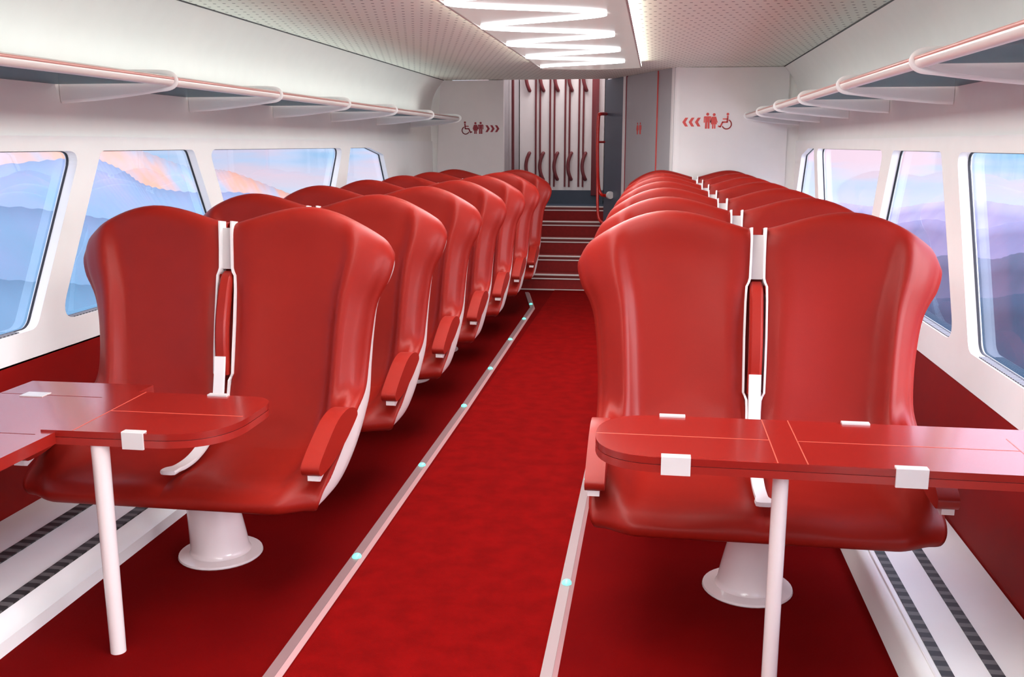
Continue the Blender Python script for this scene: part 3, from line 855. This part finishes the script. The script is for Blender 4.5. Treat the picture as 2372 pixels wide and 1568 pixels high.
def sign(Y, items, label, m, loc):
    root = empty('toilet_sign', loc, label, 'sign', 'red toilet direction signs')
    o = Vector(loc)
    fn = lambda u, v, d: (u - o.x, Y - .0005 - d * .0025 - o.y, v - o.z)
    for nm, polys, px0, pyb, h in items:
        x, z = onY(px0, pyb, Y)
        symbol(nm, polys, x, z, h, fn, root, m)
YL, YR = 10.34, 8.96
s1 = 2200 / 10.34 / 1.02; s2 = 2200 / 8.96 / 1.02
sign(YL, [('wheelchair_symbol', chair(1), 1080, 310, 27 / s1), ('woman_symbol', woman(), 1101.5, 310, 26 / s1), ('man_symbol', man(), 1113.5, 310, 26.5 / s1)] +
     [('chevron', chev(1), 1125 + 11 * k, 306, 21 / s1) for k in range(3)], 'dark red wheelchair, woman, man and arrow symbols on the left white partition', M['sign_dark'], (-1.9, YL, 1.62))
sign(YR, [('wheelchair_symbol', chair(-1), 1681, 298, 33 / s2), ('woman_symbol', woman(), 1653, 298, 33 / s2), ('man_symbol', man(), 1638, 298, 34 / s2)] +
     [('chevron', chev(-1), 1593 + 14.5 * k, 293, 26 / s2) for k in range(3)], 'light red arrows, man, woman and wheelchair symbols on the right white partition', M['sign'], (.5, YR, 1.65))
# on the door
uD = u1 + (u2 - u1) * .55
root = empty('toilet_sign', SL(uD, 1.6, .01), 'small red woman and man symbol on the grey slanted door', 'sign', 'red toilet direction signs')
o = Vector(root.location)
fnD = lambda u, v, d: tuple(Vector(SL(u, v, .0105 + d * .002)) - o)
symbol('woman_symbol', woman(), uD + .035, 1.60, .115, fnD, root, M['sign'])
symbol('man_symbol', man(), uD - .035, 1.60, .115, fnD, root, M['sign'])

# ------------------------------------------------------------------ landscape outside
def hill_mat(name, c, c2, scale):
    return mat(name, c, 0.95, spec=0.0, nscale=scale, c2=c2)
def hills(name, sgn, X, crest, drop, run, m, amp, seed):
    """a ridge whose crest runs along the line (y,z) at distance X, falling towards the train."""
    rnd = random.Random(seed); bm = bmesh.new(); g = []
    pts = spline([(a, b) for a, b in crest], 14); n = len(pts)
    NR = 14
    ph = [rnd.uniform(0, 6.28) for _ in range(8)]
    for i, (y, z) in enumerate(pts):
        row = []
        for k in range(NR + 1):
            t = k / NR
            w = sum(math.sin(ph[q] + y * (.006 * (q + 1)) + t * (2.1 * q + 1)) / (q + 1.5) for q in range(6))
            row.append(bm.verts.new((sgn * (X - run * t) , y, z - drop * (t ** .8) + amp * w * math.sin(PI * min(1, t * 1.15)) + amp * .08 * math.sin(i * 1.7 + ph[2]))))
        g.append(row)
    for a, b in zip(g, g[1:]):
        for k in range(NR): bm.faces.new([a[k], a[k + 1], b[k + 1], b[k]])
    # far side
    back = [bm.verts.new((sgn * (X + run), p[0], p[1] - drop)) for p in pts]
    for i in range(n - 1): bm.faces.new([g[i][0], g[i + 1][0], back[i + 1], back[i]])
    return structure(finish(bm, name, m, smooth=True))
def onX(px, py, X):
    fw = (-math.sin(PS) * math.cos(TH), math.cos(PS) * math.cos(TH), -math.sin(TH)); rt = (math.cos(PS), math.sin(PS), 0); up = (-math.sin(PS) * math.sin(TH), math.cos(PS) * math.sin(TH), math.cos(TH))
    a, b = (px - CX) / F, (CY - py) / F
    dv = [fw[i] + a * rt[i] + b * up[i] for i in range(3)]; t = X / dv[0]
    return t * dv[1], H + t * dv[2]
def crest(X, pts): return [onX(px, py, X) for px, py in pts]
HM1 = hill_mat('hill_far', (112, 130, 140), (156, 120, 100), 0.02)  # warm noise colour paints sunlit patches onto the far ridge
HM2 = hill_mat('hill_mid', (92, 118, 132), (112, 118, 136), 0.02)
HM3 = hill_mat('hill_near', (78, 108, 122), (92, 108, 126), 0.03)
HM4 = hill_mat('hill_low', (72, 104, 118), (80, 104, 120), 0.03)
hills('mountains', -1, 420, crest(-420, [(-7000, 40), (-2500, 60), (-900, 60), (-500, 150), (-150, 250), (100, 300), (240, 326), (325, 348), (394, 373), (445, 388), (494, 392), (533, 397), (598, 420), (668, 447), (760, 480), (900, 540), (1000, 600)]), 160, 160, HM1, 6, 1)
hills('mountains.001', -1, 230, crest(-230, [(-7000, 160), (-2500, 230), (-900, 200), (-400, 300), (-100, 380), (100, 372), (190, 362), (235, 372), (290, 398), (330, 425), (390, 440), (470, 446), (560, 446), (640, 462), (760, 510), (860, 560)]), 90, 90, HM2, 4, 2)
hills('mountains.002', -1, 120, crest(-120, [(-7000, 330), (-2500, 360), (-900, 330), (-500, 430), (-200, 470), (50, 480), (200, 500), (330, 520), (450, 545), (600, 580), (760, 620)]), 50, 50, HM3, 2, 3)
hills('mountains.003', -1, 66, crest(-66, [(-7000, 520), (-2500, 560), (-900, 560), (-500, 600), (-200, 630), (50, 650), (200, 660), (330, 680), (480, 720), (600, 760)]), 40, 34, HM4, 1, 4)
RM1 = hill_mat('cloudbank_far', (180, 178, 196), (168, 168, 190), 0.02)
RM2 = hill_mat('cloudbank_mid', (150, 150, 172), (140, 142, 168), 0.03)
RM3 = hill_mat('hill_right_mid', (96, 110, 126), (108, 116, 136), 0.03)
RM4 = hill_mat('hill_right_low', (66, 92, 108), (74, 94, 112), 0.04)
hills('mountains.004', 1, 420, crest(420, [(1780, 470), (1900, 466), (2000, 476), (2080, 480), (2150, 470), (2250, 462), (2372, 476), (2600, 470), (3200, 460), (5000, 450), (9000, 430)]), 120, 150, RM1, 3, 5)
hills('mountains.005', 1, 260, crest(260, [(1780, 540), (1950, 530), (2060, 520), (2160, 508), (2260, 530), (2372, 512), (2600, 520), (3200, 500), (5000, 490), (9000, 480)]), 80, 100, RM2, 3, 6)
hills('mountains.006', 1, 150, crest(150, [(1780, 650), (1950, 640), (2100, 610), (2200, 590), (2300, 600), (2372, 585), (2600, 590), (3200, 560), (5000, 560), (9000, 540)]), 60, 60, RM3, 2, 7)
hills('mountains.007', 1, 80, crest(80, [(1780, 760), (1950, 740), (2100, 700), (2200, 690), (2300, 690), (2372, 680), (2600, 690), (3200, 680), (5000, 690), (9000, 700)]), 40, 40, RM4, 1, 8)

# ------------------------------------------------------------------ sky and sun
w = bpy.data.worlds.new('sky'); SC.world = w; w.use_nodes = True
nt = w.node_tree; N = nt.nodes; Lk = nt.links
bg = N['Background']
tc = N.new('ShaderNodeTexCoord')
sep = N.new('ShaderNodeSeparateXYZ'); Lk.new(tc.outputs['Generated'], sep.inputs[0])
mp = N.new('ShaderNodeMapping'); mp.inputs['Scale'].default_value = (2.2, 2.2, 16); Lk.new(tc.outputs['Generated'], mp.inputs[0])
nz = N.new('ShaderNodeTexNoise'); nz.inputs['Scale'].default_value = 2.4; nz.inputs['Detail'].default_value = 4; Lk.new(mp.outputs[0], nz.inputs['Vector'])
rp = N.new('ShaderNodeValToRGB'); e = rp.color_ramp.elements
e[0].position = 0.32; e[0].color = lin((158, 208, 242)); e[1].position = 0.60; e[1].color = lin((248, 214, 222))
x = rp.color_ramp.elements.new(0.46); x.color = lin((206, 222, 246))
Lk.new(nz.outputs['Fac'], rp.inputs['Fac'])
# whiten towards the haze below
mr = N.new('ShaderNodeMapRange'); mr.inputs[1].default_value = -0.015; mr.inputs[2].default_value = -0.055; Lk.new(sep.outputs[2], mr.inputs[0])
mx = N.new('ShaderNodeMixRGB'); Lk.new(mr.outputs[0], mx.inputs[0]); Lk.new(rp.outputs[0], mx.inputs[1]); mx.inputs[2].default_value = lin((226, 236, 248))
# brighter upper sky
mr2 = N.new('ShaderNodeMapRange'); mr2.inputs[1].default_value = 0.02; mr2.inputs[2].default_value = 0.45; mr2.inputs[3].default_value = 1.0; mr2.inputs[4].default_value = 4.5
Lk.new(sep.outputs[2], mr2.inputs[0])
mlt = N.new('ShaderNodeMath'); mlt.operation = 'MULTIPLY'; 
mr3 = N.new('ShaderNodeMapRange'); mr3.inputs[1].default_value = -0.6; mr3.inputs[2].default_value = 0.6; mr3.inputs[3].default_value = 0.95; mr3.inputs[4].default_value = 1.25
Lk.new(sep.outputs[0], mr3.inputs[0])
# the upper sky is brighter on the sun's side
mr4 = N.new('ShaderNodeMapRange'); mr4.inputs[1].default_value = -0.6; mr4.inputs[2].default_value = 0.6; mr4.inputs[3].default_value = 1.6; mr4.inputs[4].default_value = 5.5
Lk.new(sep.outputs[0], mr4.inputs[0]); Lk.new(mr4.outputs[0], mr2.inputs[4])
Lk.new(mr3.outputs[0], mlt.inputs[1]); Lk.new(mr2.outputs[0], mlt.inputs[0])
Lk.new(mx.outputs[0], bg.inputs[0]); Lk.new(mlt.outputs[0], bg.inputs[1])

sl = bpy.data.lights.new('sun', 'SUN'); sl.energy = 4.2; sl.angle = math.radians(40); sl.color = (1.0, .93, .86)
so = bpy.data.objects.new('sun', sl); COL.objects.link(so)
dv = Vector((-0.90, 0.30, -0.24)); so.rotation_euler = dv.to_track_quat('-Z', 'Y').to_euler()

SC.view_settings.view_transform = 'Standard'
SC.view_settings.look = 'None'
SC.view_settings.exposure = 0.4
SC.view_settings.gamma = 1.0
SC.view_settings.use_curve_mapping = False
SC.cycles.use_denoising = True
SC.cycles.max_bounces = 10
SC.cycles.diffuse_bounces = 6
SC.cycles.transparent_max_bounces = 12
SC.cycles.sample_clamp_indirect = 6
